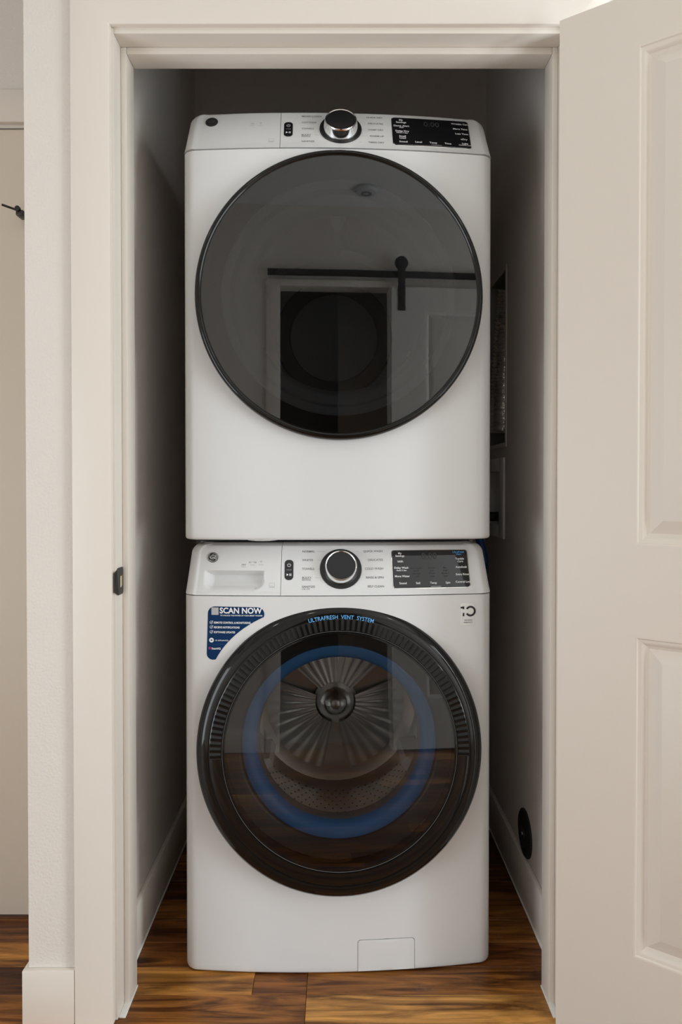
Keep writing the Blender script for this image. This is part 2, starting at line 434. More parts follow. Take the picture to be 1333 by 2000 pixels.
# across runs from the inner edge (0) outwards
prof = [(0, 0.0122), (0, 0.003), (0.0006, 0.0013), (0.002, 0.0003), (0.0035, 0), (CW - 0.003, 0), (CW - 0.001, 0.0006), (CW, 0.003), (CW, 0.0122)]
CT = 2.057; CIL, CIR = -0.466, 0.471
for (xi, s, bot) in ((CIL, -1, 0.0), (CIR, 1, 0.0)):
    casing_piece('side_casing', prof, lambda a, d, m, xi=xi, s=s: (xi + s * a, d, 0.001), lambda a, d, m, xi=xi, s=s: (xi + s * a, d, CT + a), (0, 1))
casing_piece('head_casing', prof, lambda a, d, m: (CIL - a, d, CT + a), lambda a, d, m: (CIR + a, d, CT + a), (0, 0))

jam = empty('trim_2', (0, WY0, 0)); tag(jam, 'cream closet door jamb with raised door stop', 'door jamb', 'structure')
JL, JR, JT = -0.461, 0.466, 2.045
JD = WY1 - WY0 + 0.002
box('side_jamb', 'trim', jam, JL - 0.0145, JL, 0, JD, 0.001, JT + 0.012, 0.0012)
box('side_jamb', 'trim', jam, JR, JR + 0.0145, 0, JD, 0.001, JT + 0.012, 0.0012)
box('head_jamb', 'trim', jam, JL, JR, 0, JD, JT, JT + 0.0145, 0.0012)
S0, S1 = 1.455 - WY0, 1.508 - WY0
box('door_stop', 'trim', jam, JL, JL + 0.013, S0, S1, 0.001, JT, 0.0022)
box('door_stop', 'trim', jam, JR - 0.013, JR, S0, S1, 0.001, JT, 0.0022)
box('head_stop', 'trim', jam, JL + 0.013, JR - 0.013, S0, S1, JT - 0.015, JT, 0.0022)
for s, x in ((1, JL), (-1, JR)):
    box('caulk_line', 'caulk', jam, min(x, x + s * 0.0145), max(x, x + s * 0.0145), 0.006, S1 + 0.001, 0.0, 0.004, 0.001)
# strike plate on the left jamb
bm = bmesh.new()
def sp(y, z): return (0.0022, y, z)
ol = round_rect(0.006, 0.0415, -0.0285, 0.0285, 0.006, 4, 3)
hole = round_rect(0.0225, 0.036, -0.0135, 0.0135, 0.004, 4, 3)
A = [bm.verts.new((0.0022, y, z)) for y, z in ol]; Bq = [bm.verts.new((0, y, z)) for y, z in ol]
for i in range(len(A)): bm.faces.new((A[i], A[(i + 1) % len(A)], Bq[(i + 1) % len(A)], Bq[i]))
bm.faces.new(A)
st = obj('strike_plate', bm, 'bronze', jam, smooth=30); st.location = (JL, 0, 0.917); st['label'] = 'black strike plate'
bm = bmesh.new()
pts = [(0.0024, 0.010, 0.027), (0.0032, 0.000, 0.0255), (-0.0005, -0.0065, 0.020), (-0.0005, -0.0065, -0.020), (0.0032, 0.000, -0.0255), (0.0024, 0.010, -0.027)]
fr = [bm.verts.new(p) for p in pts]; bk = [bm.verts.new((p[0] - 0.0018, p[1] + 0.0012, p[2])) for p in pts]
bm.faces.new(fr); bm.faces.new(bk)
for i in range(6): bm.faces.new((fr[i], fr[(i + 1) % 6], bk[(i + 1) % 6], bk[i]))
obj('lip', bm, 'bronze', st)
box('latch_hole', 'brass', st, 0.0015, 0.0027, 0.0255, 0.0345, -0.011, 0.011)
box('latch_tongue', 'inkw', st, 0.0015, 0.0030, 0.0225, 0.0262, -0.013, 0.010)

# baseboards ------------------------------------------------------------------
BBH = 0.121
def baseboard(name, x0, x1, y0, y1, h, label, facing):
    b = box(name, 'trim', None, x0, x1, y0, y1, 0.001, h, 0.0018)
    tag(b, label, 'baseboard', 'structure')
    c = {'x+': (x1 - 0.002, x1 + 0.003, y0, y1), 'x-': (x0 - 0.003, x0 + 0.002, y0, y1), 'y-': (x0, x1, y0 - 0.003, y0 + 0.002)}[facing]
    box('caulk_line', 'caulk', b, *c, 0.0005, 0.005, 0.001)
    return b
baseboard('baseboard_left', LX, LX + 0.012, WY1 + 0.002, BY, BBH, 'painted baseboard along the left closet wall', 'x+')
baseboard('baseboard_right', RX - 0.012, RX, WY1 + 0.002, BY, BBH, 'painted baseboard along the right closet wall', 'x-')
baseboard('baseboard_back', LX + 0.012, RX - 0.012, BY - 0.012, BY, BBH, 'painted baseboard along the closet back wall', 'y-')
bb = box('baseboard_front', 'trim', None, -0.655, -0.5475, 1.399, WY0, 0.001, 0.113, 0.0018)
tag(bb, 'short cream baseboard on the wall end left of the casing', 'baseboard', 'structure')
box('return_board', 'trim', bb, -0.655, -0.646, WY0, AY, 0.001, 0.113, 0.0018)
baseboard('baseboard_opposite', 0.56, HX1, OY, OY + 0.013, 0.12, 'baseboard on the opposite hall wall to the right of its doorway', 'y-')
baseboard('baseboard_hall', HX0, -0.28, OY, OY + 0.013, 0.12, 'baseboard on the opposite hall wall to the left of its doorway', 'y-')

# panelled doors --------------------------------------------------------------
PROF = [(0.0, 0.0), (0.0025, 0.0006), (0.0045, 0.0030), (0.0085, 0.0036), (0.0125, 0.0060), (0.0165, 0.0105), (0.0216, 0.0125), (0.0449, 0.0035), (0.0465, 0.0030)]
def panel_door(name, width, z0, z1, panels, stile, thick, mat='doorp'):
    """slab in local x 0..width, face at y=0 (visible) and y=thick; panels list of (z0,z1)"""
    root = empty(name, (0, 0, 0))
    bm = bmesh.new()
    xs = [0, stile, width - stile, width]; zs = sorted({z0, z1, *[p for q in panels for p in q]})
    holes = {(1, zs.index(p[0])) for p in panels}
    for y, sg in ((0, 1), (thick, -1)):
        for i in range(3):
            for j in range(len(zs) - 1):
                if (i, j) in holes: continue
                bm.faces.new([bm.verts.new((a, y, b)) for a, b in ((xs[i], zs[j]), (xs[i + 1], zs[j]), (xs[i + 1], zs[j + 1]), (xs[i], zs[j + 1]))])
    for a, b in (((0, z0), (width, z0)), ((width, z0), (width, z1)), ((width, z1), (0, z1)), ((0, z1), (0, z0))):
        bm.faces.new([bm.verts.new((a[0], 0, a[1])), bm.verts.new((b[0], 0, b[1])), bm.verts.new((b[0], thick, b[1])), bm.verts.new((a[0], thick, a[1]))])
    bmesh.ops.remove_doubles(bm, verts=bm.verts, dist=1e-6)
    sl = obj('slab', bm, mat, root)
    for p in panels:
        bm = bmesh.new()
        for y, sg in ((0, 1), (thick, -1)):
            rings = []
            for (t, d) in PROF:
                rings.append([bm.verts.new((a, y + sg * d, b)) for a, b in ((stile + t, p[0] + t), (width - stile - t, p[0] + t), (width - stile - t, p[1] - t), (stile + t, p[1] - t))])
            for A, B in zip(rings, rings[1:]):
                for i in range(4): bm.faces.new((A[i], A[(i + 1) % 4], B[(i + 1) % 4], B[i]))
            bm.faces.new(rings[-1])
        obj('panel', bm, mat, root, smooth=24, recalc=True)
    return root, sl

d1, _ = panel_door('door_1', 0.912, 0.012, 2.034, [(0.231, 0.836), (1.008, 1.933)], 0.1455, 0.035)
tag(d1, 'open cream panelled closet door swung to the right', 'door', 'structure')
# local +x along the door towards its free edge; visible face (y=0) towards the closet/camera-left
d1.location = (0.437, 1.357, 0); d1.rotation_euler = (0, 0, -R(35.0))
# the visible face is local -y side: the slab extends to +y (behind)
for z in (0.25, 1.05, 1.83):
    tube('hinge', 'bronze', d1, [(-0.004, 0.038, z - 0.045), (-0.004, 0.038, z + 0.045)], 0.006, 10)
for sgn, y in ((-1, 0.0), (1, 0.035)):
    kn = lathe('door_knob', 'bronze', d1, [(0.032, 0), (0.032, -0.006 * 1), (0.012, -0.008), (0.011, -0.03), (0.022, -0.036), (0.027, -0.048), (0.022, -0.06), (0.0, -0.064)], cx=0.85, cz=0.917, seg=24)
    if sgn > 0: kn.rotation_euler = (0, 0, PI); kn.location = (1.7, 0.035, 0)

d2, _ = panel_door('door_2', 0.765, 0.012, 2.019, [(0.231, 0.836), (1.008, 1.91)], 0.1455, 0.035, 'doorshade')
tag(d2, 'closed passage door at the far left edge, shade put into its paint', 'door', 'structure')
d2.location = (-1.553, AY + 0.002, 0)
for z in (0.33, 1.03, 1.81):
    h = tube('hinge', 'doorp', d2, [(0.768, -0.006, z - 0.045), (0.768, -0.006, z + 0.045)], 0.0065, 10)
    if z == 1.81:
        st_ = box('hinge_stop_bracket', 'bronze', d2, 0.750, 0.768, -0.038, -0.004, 1.789, 1.803, 0.002)
        tube('hinge_stop_rod', 'bronze', d2, [(0.758, -0.034, 1.801), (0.7215, -0.049, 1.8105)], 0.0028, 10)
        lathe('stop_tip', 'rubber', d2, [(0, 0.006), (0.006, 0.004), (0.0065, -0.004), (0.0, -0.006)], cx=0.756, cz=1.805, y0=-0.038, seg=16)
cas2 = empty('trim_3', (0, AY, 0)); tag(cas2, 'casing boards around the passage door at far left', 'door casing', 'structure')
box('side_casing', 'trim', cas2, -0.776, -0.695, -0.014, 0, 0.001, 2.031, 0.002)
box('side_casing', 'trim', cas2, -1.645, -1.564, -0.014, 0, 0.001, 2.031, 0.002)
box('head_casing', 'trim', cas2, -1.645, -0.695, -0.014, 0, 2.031, 2.112, 0.002)
box('head_jamb', 'trim', cas2, -1.56, -0.782, 0.0, 0.1, 2.023, 2.030)

# opposite doorway, barn door and rail (seen mirrored in the machine doors)
cas3 = empty('trim_4', (0, OY, 0)); tag(cas3, 'casing boards around the opposite hall doorway', 'door casing', 'structure')
box('side_casing', 'trim', cas3, -0.27, -0.19, 0, 0.014, 0.001, 2.21, 0.002)
box('side_casing', 'trim', cas3, 0.47, 0.55, 0, 0.014, 0.001, 2.21, 0.002)
box('head_casing', 'trim', cas3, -0.27, 0.55, 0, 0.014, 2.21, 2.25, 0.002)
rail = empty('barn_door_rail', (0.6, OY, 2.285)); tag(rail, 'black steel barn door rail across the hall wall', 'rail')
box('track', 'bronze', rail, -0.86, 1.5, 0.028, 0.036, -0.02, 0.02, 0.001)
for x in (-0.75, 0.0, 0.75, 1.4): tube('standoff', 'bronze', rail, [(x, 0, 0), (x, 0.03, 0)], 0.01, 10)
barn = empty('barn_door', (0.47, OY + 0.024, 0)); tag(barn, 'pale sliding barn door hanging from the black rail', 'door')
_b, _s = panel_door('barn_slab', 0.90, 0.015, 2.20, [(0.30, 1.02), (1.20, 2.06)], 0.205, 0.030, 'barn')
for c in list(_b.children): c.parent = barn; c.matrix_parent_inverse = Matrix.Rotation(PI, 4, 'Z') @ Matrix.Translation((-0.90, -0.045, 0))
bpy.data.objects.remove(_b)
for x in (0.06, 0.80):
    hg = box('hanger_strap', 'bronze', barn, x - 0.022, x + 0.022, 0.046, 0.051, 2.06, 2.36, 0.002)
    lathe('wheel', 'bronze', hg, [(0, 0.0), (0.04, 0.0), (0.04, 0.012), (0, 0.012)], cx=x, cz=2.345, y0=0.030, seg=24)

# ceiling fixtures
sd = lathe('smoke_detector', 'lgrey', None, [(0.0, 0.0), (0.062, 0.0), (0.066, -0.012), (0.055, -0.026), (0.034, -0.030), (0.0, -0.030)], seg=40)
sd.rotation_euler = (R(90), 0, 0); sd.location = (0.30, -0.5, CZ); tag(sd, 'round grey smoke detector on the hall ceiling', 'smoke detector')
rg = lathe('sensor_ring', 'grey', sd, [(0.018, -0.030), (0.030, -0.030), (0.030, -0.033), (0.018, -0.033), (0.018, -0.030)], seg=32)
for (x, y, lab) in ((-1.35, 0.45, 'added recessed ceiling light at the hall end away from the window'), (1.25, 0.35, 'added recessed ceiling light between the closet door and the window'), (-0.45, 0.15, 'added recessed ceiling light above the camera position')):
    e = empty('added_ceiling_light', (x, y, CZ)); tag(e, lab, 'ceiling light', group='added hall lights')
    t_ = lathe('trim_ring', 'ceil', e, [(0.095, 0.0), (0.095, -0.004), (0.085, -0.008), (0.075, -0.004), (0.075, 0.0)], seg=40); t_.rotation_euler = (R(90), 0, 0)
    g_ = lathe('diffuser', 'lampglass', e, [(0.0, -0.003), (0.074, -0.003)], seg=40); g_.rotation_euler = (R(90), 0, 0)
    l = bpy.data.lights.new('added_lamp', 'AREA'); l.shape = 'DISK'; l.size = 0.14; l.energy = CAN_POWER; l.color = (1.0, 0.93, 0.84)
    lo = bpy.data.objects.new('added_lamp', l); COL.objects.link(lo); lo.location = (x, y, CZ - 0.012)

# ------------------------------------------------------------------ stacked machines
HWD = 0.3555
def F(x):
    a = abs(x); y = 0.178 * x * x
    if a > HWD - 0.028:
        d = min(a - (HWD - 0.028), 0.028); y += 0.028 - math.sqrt(max(0.028 ** 2 - d * d, 0))
    return y
XS = []
for i in range(9): XS.append(-HWD + 0.028 * (1 - math.cos(PI / 2 * i / 8)))
XS += [-HWD + 0.028 + (2 * HWD - 0.056) * i / 60 for i in range(1, 60)]
XS += [-x for x in reversed(XS[:9])]
DEPTH = 0.70

def cabinet(parent, z0, z1, zc, rh, cut=None):
    """sheet steel wrap: front + sides with a hole behind the door"""
    bm = bmesh.new()
    cols = [(-HWD, DEPTH), (-HWD, 0.35)] + [(x, F(x)) for x in XS] + [(HWD, 0.35), (HWD, DEPTH)]
    nz = 84
    zs = [z0, z0 + 0.0025, z0 + 0.006] + [z0 + 0.006 + (z1 - z0 - 0.007) * i / nz for i in range(1, nz + 1)] + [z1]
    g = []
    for j, z in enumerate(zs):
        ins = (0.004, 0.001, 0.0)[j] if j < 3 else (0.001 if j == len(zs) - 1 else 0)
        row = []
        for (x, y) in cols:
            k = 1 - ins / HWD
            row.append(bm.verts.new((x * k, y + ins, z)))
        g.append(row)
    for j in range(len(zs) - 1):
        for i in range(len(cols) - 1):
            mx = (cols[i][0] + cols[i + 1][0]) / 2; mz = (zs[j] + zs[j + 1]) / 2; my = (cols[i][1] + cols[i + 1][1]) / 2
            if my < 0.1 and math.hypot(mx, mz - zc) < rh: continue
            if cut and my < 0.1 and cut[0] < mx < cut[1] and mz < cut[2]: pass
            bm.faces.new((g[j][i], g[j][i + 1], g[j + 1][i + 1], g[j + 1][i]))
    bm.faces.new(g[0]); bm.faces.new(g[-1])
    bm.faces.new((g[0][0], g[0][-1], g[-1][-1], g[-1][0])) if False else None
    o = obj('cabinet', bm, 'white', parent, smooth=40)
    box('back_panel', 'lgrey', parent, -HWD, HWD, DEPTH - 0.002, DEPTH, z0, z1)
    return o

PDY, PDZ = 0.057, 0.112
PL = math.hypot(PDY, PDZ)
PN = Vector((0, -PDZ / PL, PDY / PL))          # outward normal of the sloped panel (in the y-z plane)
def sst(a, b, x):
    t = min(1, max(0, (x - a) / (b - a))); return t * t * (3 - 2 * t)
class Machine:
    pass

def panel_surface(zs):
    """map (x along width, s metres up the slope) -> point on the sloped control panel"""
    def S(x, s, off=0.0):
        v = s / PL
        rim = 0.0022 * sst(0.327, 0.335, abs(x)) + 0.0012 * (1 - sst(0.004, 0.012, s)) 
        return Vector((x, F(x) + PDY * v, zs + PDZ * v)) + PN * (off + rim)
    return S
def hw_at(s):
    h = HWD - 0.0075 * s / PL; r = 0.024
    if s > PL - r:
        d = s - (PL - r); h -= r - math.sqrt(max(r * r - d * d, 0))
    return h
def panel_piece(name, S, parent, x0, x1, ns, nx, disp=None, mat='panelw'):
    """strip of the control panel between x0 and x1 (in unscaled width), rolled over the top edge and back"""
    bm = bmesh.new()
    xs = [x0] + [x for x in (XS if nx is None else [x0 + (x1 - x0) * i / nx for i in range(nx + 1)]) if x0 + 1e-5 < x < x1 - 1e-5] + [x1]
    if nx is not None:
        xs = sorted(set([round(x, 6) for x in xs] + [round(x, 6) for x in XS if x0 < x < x1 and abs(x) > 0.32]))
    ss = [0.0005 + (PL - 0.024 - 0.0005) * i / ns for i in range(ns + 1)] + [PL - 0.024 + 0.024 * math.sin(PI / 2 * i / 9) for i in range(1, 10)]
    rows = []
    for s in ss:
        h = hw_at(s); row = []
        for x in xs:
            xx = x * h / HWD if abs(x) > 0.30 else x * (1 + (h / HWD - 1) * (abs(x) / 0.30) ** 2 if abs(x) > 0 else 1)
            p = S(x, s); p.x = xx
            if s > PL - 0.006: p -= PN * (0.004 * ((s - (PL - 0.006)) / 0.006) ** 2)
            if disp:
                d = disp(xx, s)
                if d: p -= PN * d
            row.append(bm.verts.new(p))
        rows.append(row)
    last = rows[-1]
    for (dy, dz) in ((0.006, 0.0022), (0.016, 0.004), (0.10, 0.004)):
        rows.append([bm.verts.new((v.co.x, v.co.y + dy, v.co.z + dz)) for v in last])
    for A, B in zip(rows, rows[1:]):
        for i in range(len(xs) - 1): bm.faces.new((A[i], A[i + 1], B[i + 1], B[i]))
    # side and lower returns
    for e in (0, -1):
        for A, B in zip(rows[:len(ss)], rows[1:len(ss)]):
            q = [A[e], B[e]]
            bkk = [bm.verts.new((v.co.x, max(v.co.y + 0.02, 0.3 if abs(v.co.x) > 0.3 else v.co.y + 0.02), v.co.z)) for v in q]
            bm.faces.new((q[0], q[1], bkk[1], bkk[0]))
    b0 = [bm.verts.new((v.co.x, v.co.y + 0.02, v.co.z)) for v in rows[0]]
    for i in range(len(xs) - 1): bm.faces.new((rows[0][i], rows[0][i + 1], b0[i + 1], b0[i]))
    bmesh.ops.remove_doubles(bm, verts=bm.verts, dist=1e-6)
    return obj(name, bm, mat, parent, smooth=38)

def knob(parent, S, s0, x0, notch):
    """dial: black base ring, chrome skirt, dark cap; built around local -Y then leaned on the slope"""
    k = empty('dial', (0, 0, 0)); k.parent = parent
    p = S(x0, s0, 0.0); k.location = p
    k.rotation_euler = (-math.atan2(PDY, PDZ), 0, 0)
    lathe('dial_base', 'blackm', k, [(0.0, -0.0035), (0.040, -0.0035), (0.0475, -0.0030), (0.0485, -0.0015), (0.0485, 0.003)], seg=64)
    lathe('chrome_skirt', 'chrome', k, [(0.041, -0.003), (0.0405, -0.006), (0.0365, -0.021), (0.0362, -0.0235), (0.0350, -0.0252), (0.0338, -0.0248), (0.0325, -0.0235)], seg=64, smooth=60)
    lathe('dial_cap', 'knobcap', k, [(0.033, -0.0236), (0.0325, -0.0243), (0.025, -0.0243), (0.0, -0.0238)], seg=64)
    # finger notch on the skirt
    bm = bmesh.new(); vs = []
    for i in range(13):
        a = -PI / 2 + R(-21 + 42 * i / 12)
        w = 1 - ((i - 6) / 6) ** 2
        r1 = 0.0372; r2 = 0.0372 + 0.0030 * w
        y1 = -0.0200; y2 = -0.0200 + 0.0085 * w
        vs.append((bm.verts.new((r1 * math.cos(a), y1 - 0.0004, r1 * math.sin(a) )), bm.verts.new(((r2 + 0.0002) * math.cos(a), y2 - 0.0004, (r2 + 0.0002) * math.sin(a)))))
    for A, B in zip(vs, vs[1:]):
        bm.faces.new((A[0], B[0], B[1], A[1]))
    if notch: obj('finger_notch', bm, 'rubber', k)
    else: bm.free()
    return k

XP = 1.57 / 1333.0                 # metres per photo pixel on the control panels
def px(p): return (p - 661) * XP

def controls(root, S, words_l, words_r, sub, disp, washer):
    """lettering, dial, start pad and display shared by both machines; sv = fraction up the slope"""
    q = Print(S)
    for i, t in enumerate(words_l):
        s = (0.855 - 0.171 * i) * PL
        q.text(t, px(588), s, 0.0072, 'LEFT', 0.01)
        if sub.get(i): q.text(sub[i], px(588), s - 0.0052, 0.0048, 'LEFT', 0.0)
    for i, t in enumerate(words_r):
        s = (0.855 - 0.171 * i) * PL
        q.text(t, px(748), s, 0.0072, 'RIGHT', 0.01)
    q.build('cycle_lettering', 'ink', root, 'grey cycle names')
    q = Print(S)
    for i in range(5):
        s = (0.855 - 0.171 * i) * PL
        e = (634, 627, 624, 624, 628)[i]
        wl = len(words_l[i]) * 4.4 + 4
        q.rect(px(588 + wl), px(e), s - 0.0003, s + 0.0003, 3)
        wr = len(words_r[i]) * 4.4 + 4
        q.rect(px(1327 - e), px(748 - wr), s - 0.0003, s + 0.0003, 3)
    q.build('leader_lines', 'inkpale', root)
    knob(root, S, 0.515 * PL, px(664), not washer)
    # start pad
    pad = slab_on('start_pad', 'display', root, S, round_rect(px(554), px(571), 0.30 * PL, 0.69 * PL, 0.0085, 6, 4), 0.0012, 0.0006)
    q = Print(S, 0.0017); cx = px(562.5); c1 = 0.585 * PL
    q.ring(cx, c1, 0.0034, 0.0042, 24, R(120), R(420)); q.rect(cx - 0.0004, cx + 0.0004, c1, c1 + 0.0042, 1)
    c2 = 0.40 * PL
    q.poly([(cx - 0.0055, c2 - 0.0032), (cx - 0.0055, c2 + 0.0032), (cx - 0.0005, c2)], [(0, 1, 2)])
    q.rect(cx + 0.0012, cx + 0.0026, c2 - 0.003, c2 + 0.003, 1); q.rect(cx + 0.0040, cx + 0.0054, c2 - 0.003, c2 + 0.003, 1)
    q.build('pad_symbols', 'inkw', pad)
    q = Print(S, 0.0017); q.rect(cx - 0.006, cx + 0.006, 0.492 * PL - 0.0004, 0.492 * PL + 0.0004, 1); q.build('pad_line', 'inkpale', pad)
    # display
    dl, dr, db, dt = px(766), px(919), 0.135 * PL, 0.865 * PL
    d = slab_on('display', 'display', root, S, round_rect(dl, dr, db, dt, 0.006, 5, 12), 0.0022, 0.0008, label='glossy black display with white touch labels')
    slab_on('display_bezel', 'chrome', d, S, round_rect(dl - 0.0016, dr + 0.0016, db - 0.0016, dt + 0.0016, 0.007, 5, 12), 0.0007, 0.0004)
    H = dt - db; Wd = dr - dl
    P_ = lambda u, v: (dl + u * Wd, dt - v * H)
    q = Print(S, 0.0027)
    for (u, v, t, sz) in disp['white']:
        x, y = P_(u, v); q.text(t, x, y, sz, 'CENTER', 0.022)
    x, y = P_(0.55, 0.985); q.rect(x - 0.012, x + 0.012, y + 0.0002, y + 0.0010, 2)
    q.build('touch_lettering', 'inkw', d)
    q = Print(S, 0.0027)
    for (u, v, t, sz) in disp['dim']:
        x, y = P_(u, v); q.text(t, x, y, sz, 'CENTER', 0.012)
    q.build('display_digits', 'inkdim', d)
    if disp.get('blue'):
        q = Print(S, 0.0027)
        for (u, v, t, sz) in disp['blue']:
            x, y = P_(u, v); q.text(t, x, y, sz, 'CENTER', 0.012)
        q.build('vent_lettering', 'inkblue', d)
    # maker's badge and small marks left of the seam
    bx, bs, br = px(411), 0.735 * PL, (0.0125 if washer else 0.0145)
    b = slab_on('maker_badge', 'bronze' if washer else 'dark', root, S, [(bx + br * math.cos(2 * PI * i / 40), bs + br * math.sin(2 * PI * i / 40)) for i in range(40)], 0.0016, 0.0006, label='round maker badge with script monogram')
    q = Print(S, 0.0021)
    q.ring(bx, bs, br * 0.86, br * 0.94, 40)
    for a in (45, 135, 225, 315):
        t = R(a); q.stroke([(bx + br * 0.80 * math.cos(t + k * 0.22) * (1 - 0.07 * k), bs + br * 0.80 * math.sin(t + k * 0.22) * (1 - 0.07 * k)) for k in range(6)], 0.0009)
    q.text('GE', bx, bs, 0.0135, 'CENTER', 0.035, 0.35)
    q.build('badge_script', 'silver' if washer else 'inkdim', b)
    q = Print(S)
    marks = ((473, 0.60, 'xx'), (491, 0.64, 'ODOR'), (507, 0.64, 'WiFi')) if washer else ((492, 0.66, 'HE'), (508, 0.66, 'WiFi'))
    for (xp, sv, t) in marks:
        if t == 'WiFi':
            for r_ in (0.0020, 0.0040): q.ring(px(xp), sv * PL - 0.001, r_, r_ + 0.0009, 10, R(45), R(135))
            q.rect(px(xp) - 0.0005, px(xp) + 0.0005, sv * PL - 0.0015, sv * PL, 1)
        elif t == 'xx':
            for dx in (-0.0035, 0.0, 0.0035): q.rect(px(xp) + dx - 0.0012, px(xp) + dx + 0.0012, sv * PL - 0.0022, sv * PL + 0.0010, 1)
        elif t == 'HE': q.stroke([(px(xp) - 0.004, sv * PL - 0.001), (px(xp) - 0.001, sv * PL + 0.0018), (px(xp) + 0.004, sv * PL + 0.001), (px(xp), sv * PL - 0.002)], 0.0016)
        else:
            q.rect(px(xp) - 0.0095, px(xp) - 0.0045, sv * PL - 0.0014, sv * PL + 0.0018, 1); q.rect(px(xp) + 0.003, px(xp) + 0.0085, sv * PL - 0.0014, sv * PL + 0.0018, 1); q.rect(px(xp) - 0.004, px(xp) + 0.0025, sv * PL + 0.0008, sv * PL + 0.0018, 1)
        q.rect(px(xp) - 0.0055, px(xp) + 0.0055, sv * PL - 0.0064, sv * PL - 0.0056, 1)
    cx, cs = px(530), 0.20 * PL
    for (a, b_, c, d_) in ((-0.006, 0.006, -0.0055, -0.0050), (-0.006, 0.006, 0.0050, 0.0055), (-0.006, -0.0055, -0.0055, 0.0055), (0.0055, 0.006, -0.0055, 0.0055)): q.rect(cx + a, cx + b_, cs + c, cs + d_, 1)
    q.text('QR' if False else '-', cx, cs, 0.006, 'CENTER', 0.0); q.rect(cx - 0.0045, cx + 0.0045, cs - 0.004, cs - 0.003, 1)
    q.build('feature_marks', 'inkpale', root)

# ---- washer -------------------------------------------------------------------
MY, YAW = 1.546, R(2.0)
XSEAM = px(547)
wz0, wzs, wzc = 0.0025, 0.866, 0.525
wa = empty('washing_machine', (0.0035, MY, 0), YAW)
tag(wa, 'white front-load washer with black vented door at the bottom of the stack', 'washing machine')
cabinet(wa, wz0, wzs, wzc, 0.309)
def drawer_pocket(x, s):
    x0, x1 = px(402), px(512.5); s0, s1 = 0.135 * PL, 0.475 * PL
    if not (x0 - 0.012 < x < x1 + 0.004 and s0 - 0.012 < s < s1 + 0.002): return 0
    r = 0.020
    dx = max(0, x - (x1 - r)); ds = max(0, (s0 + r) - s)
    if dx > 0 and ds > 0:
        e = sst(-0.004, 0.006, r - math.hypot(dx, ds))
    else:
        e = sst(-0.002, 0.004, x1 - x) * sst(-0.008, 0.012, s - s0)
    return 0.024 * e * sst(-0.008, 0.016, x - x0) * sst(0, 0.0016, s1 - s) * (0.35 + 0.65 * sst(0, 0.036, s - s0))
Sw = panel_surface(wzs + 0.001)
dr = panel_piece('detergent_drawer', Sw, wa, -HWD, XSEAM - 0.0005, 64, 120, drawer_pocket)
dr['label'] = 'detergent drawer front with recessed pull'
panel_piece('control_panel', Sw, wa, XSEAM + 0.0005, HWD, 16, None)
box('panel_core', 'blackm', wa, -0.31, 0.31, 0.095, 0.5, wzs - 0.02, wzs + PDZ - 0.004)
box('top_cover', 'lgrey', wa, -0.34, 0.34, 0.16, DEPTH, wzs, wzs + PDZ + 0.003)
controls(wa, Sw, ['NORMAL', 'WHITES', 'TOWELS', 'BULKY', 'SANITIZE'], ['QUICK WASH', 'DELICATES', 'COLD WASH', 'RINSE & SPIN', 'SELF CLEAN'], {3: 'BEDDING', 4: 'with OXI'},
         dict(white=[(0.105, 0.085, 'My', 0.0068), (0.105, 0.155, 'Settings', 0.0068), (0.105, 0.31, 'WiFi', 0.0068), (0.115, 0.475, 'Delay Wash', 0.0068), (0.115, 0.545, 'Hold 3 Sec', 0.0054), (0.12, 0.70, 'More Water', 0.0068), (0.125, 0.885, 'Sound', 0.0068),
                     (0.32, 0.885, 'Soil', 0.0068), (0.52, 0.885, 'Temp', 0.0068), (0.71, 0.885, 'Spin', 0.0068),
                     (0.895, 0.25, 'Tumble', 0.0068), (0.90, 0.32, 'Care', 0.0068), (0.905, 0.475, 'AutoSoak', 0.0068), (0.91, 0.67, 'Extra Rinse', 0.0068), (0.915, 0.87, 'Control Lock', 0.0068)],
              dim=[(0.49, 0.17, '0:00', 0.022)] + [(u, v, t, 0.0056) for u, ts in ((0.31, ('Extra Heavy', 'Heavy', 'Normal', 'Light')), (0.51, ('Sanitize', 'Hot', 'Warm', 'Cold')), (0.69, ('Max', 'High', 'Medium', 'Low'))) for v, t in zip((0.48, 0.555, 0.63, 0.705), ts)],
              blue=[(0.885, 0.065, 'UltraFresh', 0.0066), (0.885, 0.125, 'Vent', 0.0066)]), True)
# body surface map for stickers
def Bw(x, z, off=0.0): return Vector((x, F(x) - off, z))
# lower service flap (outlined cover)
sx0, sx1, sz1 = (697 - 661) * 1.55 / 1333, (808 - 661) * 1.56 / 1333, 0.0775
ol = [(sx0, wz0 + 0.004), (sx1, wz0 + 0.004), (sx1, sz1 - 0.006), (sx1 - 0.002, sz1 - 0.002), (sx1 - 0.006, sz1), (sx0 + 0.006, sz1), (sx0 + 0.002, sz1 - 0.002), (sx0, sz1 - 0.006)]
ol2 = []
for i, p in enumerate(ol):
    q_ = ol[(i + 1) % len(ol)]; n_ = 12 if math.hypot(q_[0] - p[0], q_[1] - p[1]) > 0.03 else 1
    for k in range(n_): ol2.append((p[0] + (q_[0] - p[0]) * k / n_, p[1] + (q_[1] - p[1]) * k / n_))
cgap = slab_on('flap_gap', 'grey', wa, Bw, [(sx0 + (x - sx0) * 1.0 + (0.0009 if x > (sx0 + sx1) / 2 else -0.0009), z + (0.0009 if z > 0.05 else 0)) for x, z in ol2], 0.0003, 0.0002)
flap = slab_on('service_flap', 'white', wa, Bw, ol2, 0.0014, 0.0008)
q = Print(Bw, 0.0004); q.rect((sx0 + sx1) / 2 - 0.006, (sx0 + sx1) / 2 + 0.006, sz1 + 0.0002, sz1 + 0.0015, 3); q.build('finger_nick', 'grey', flap)
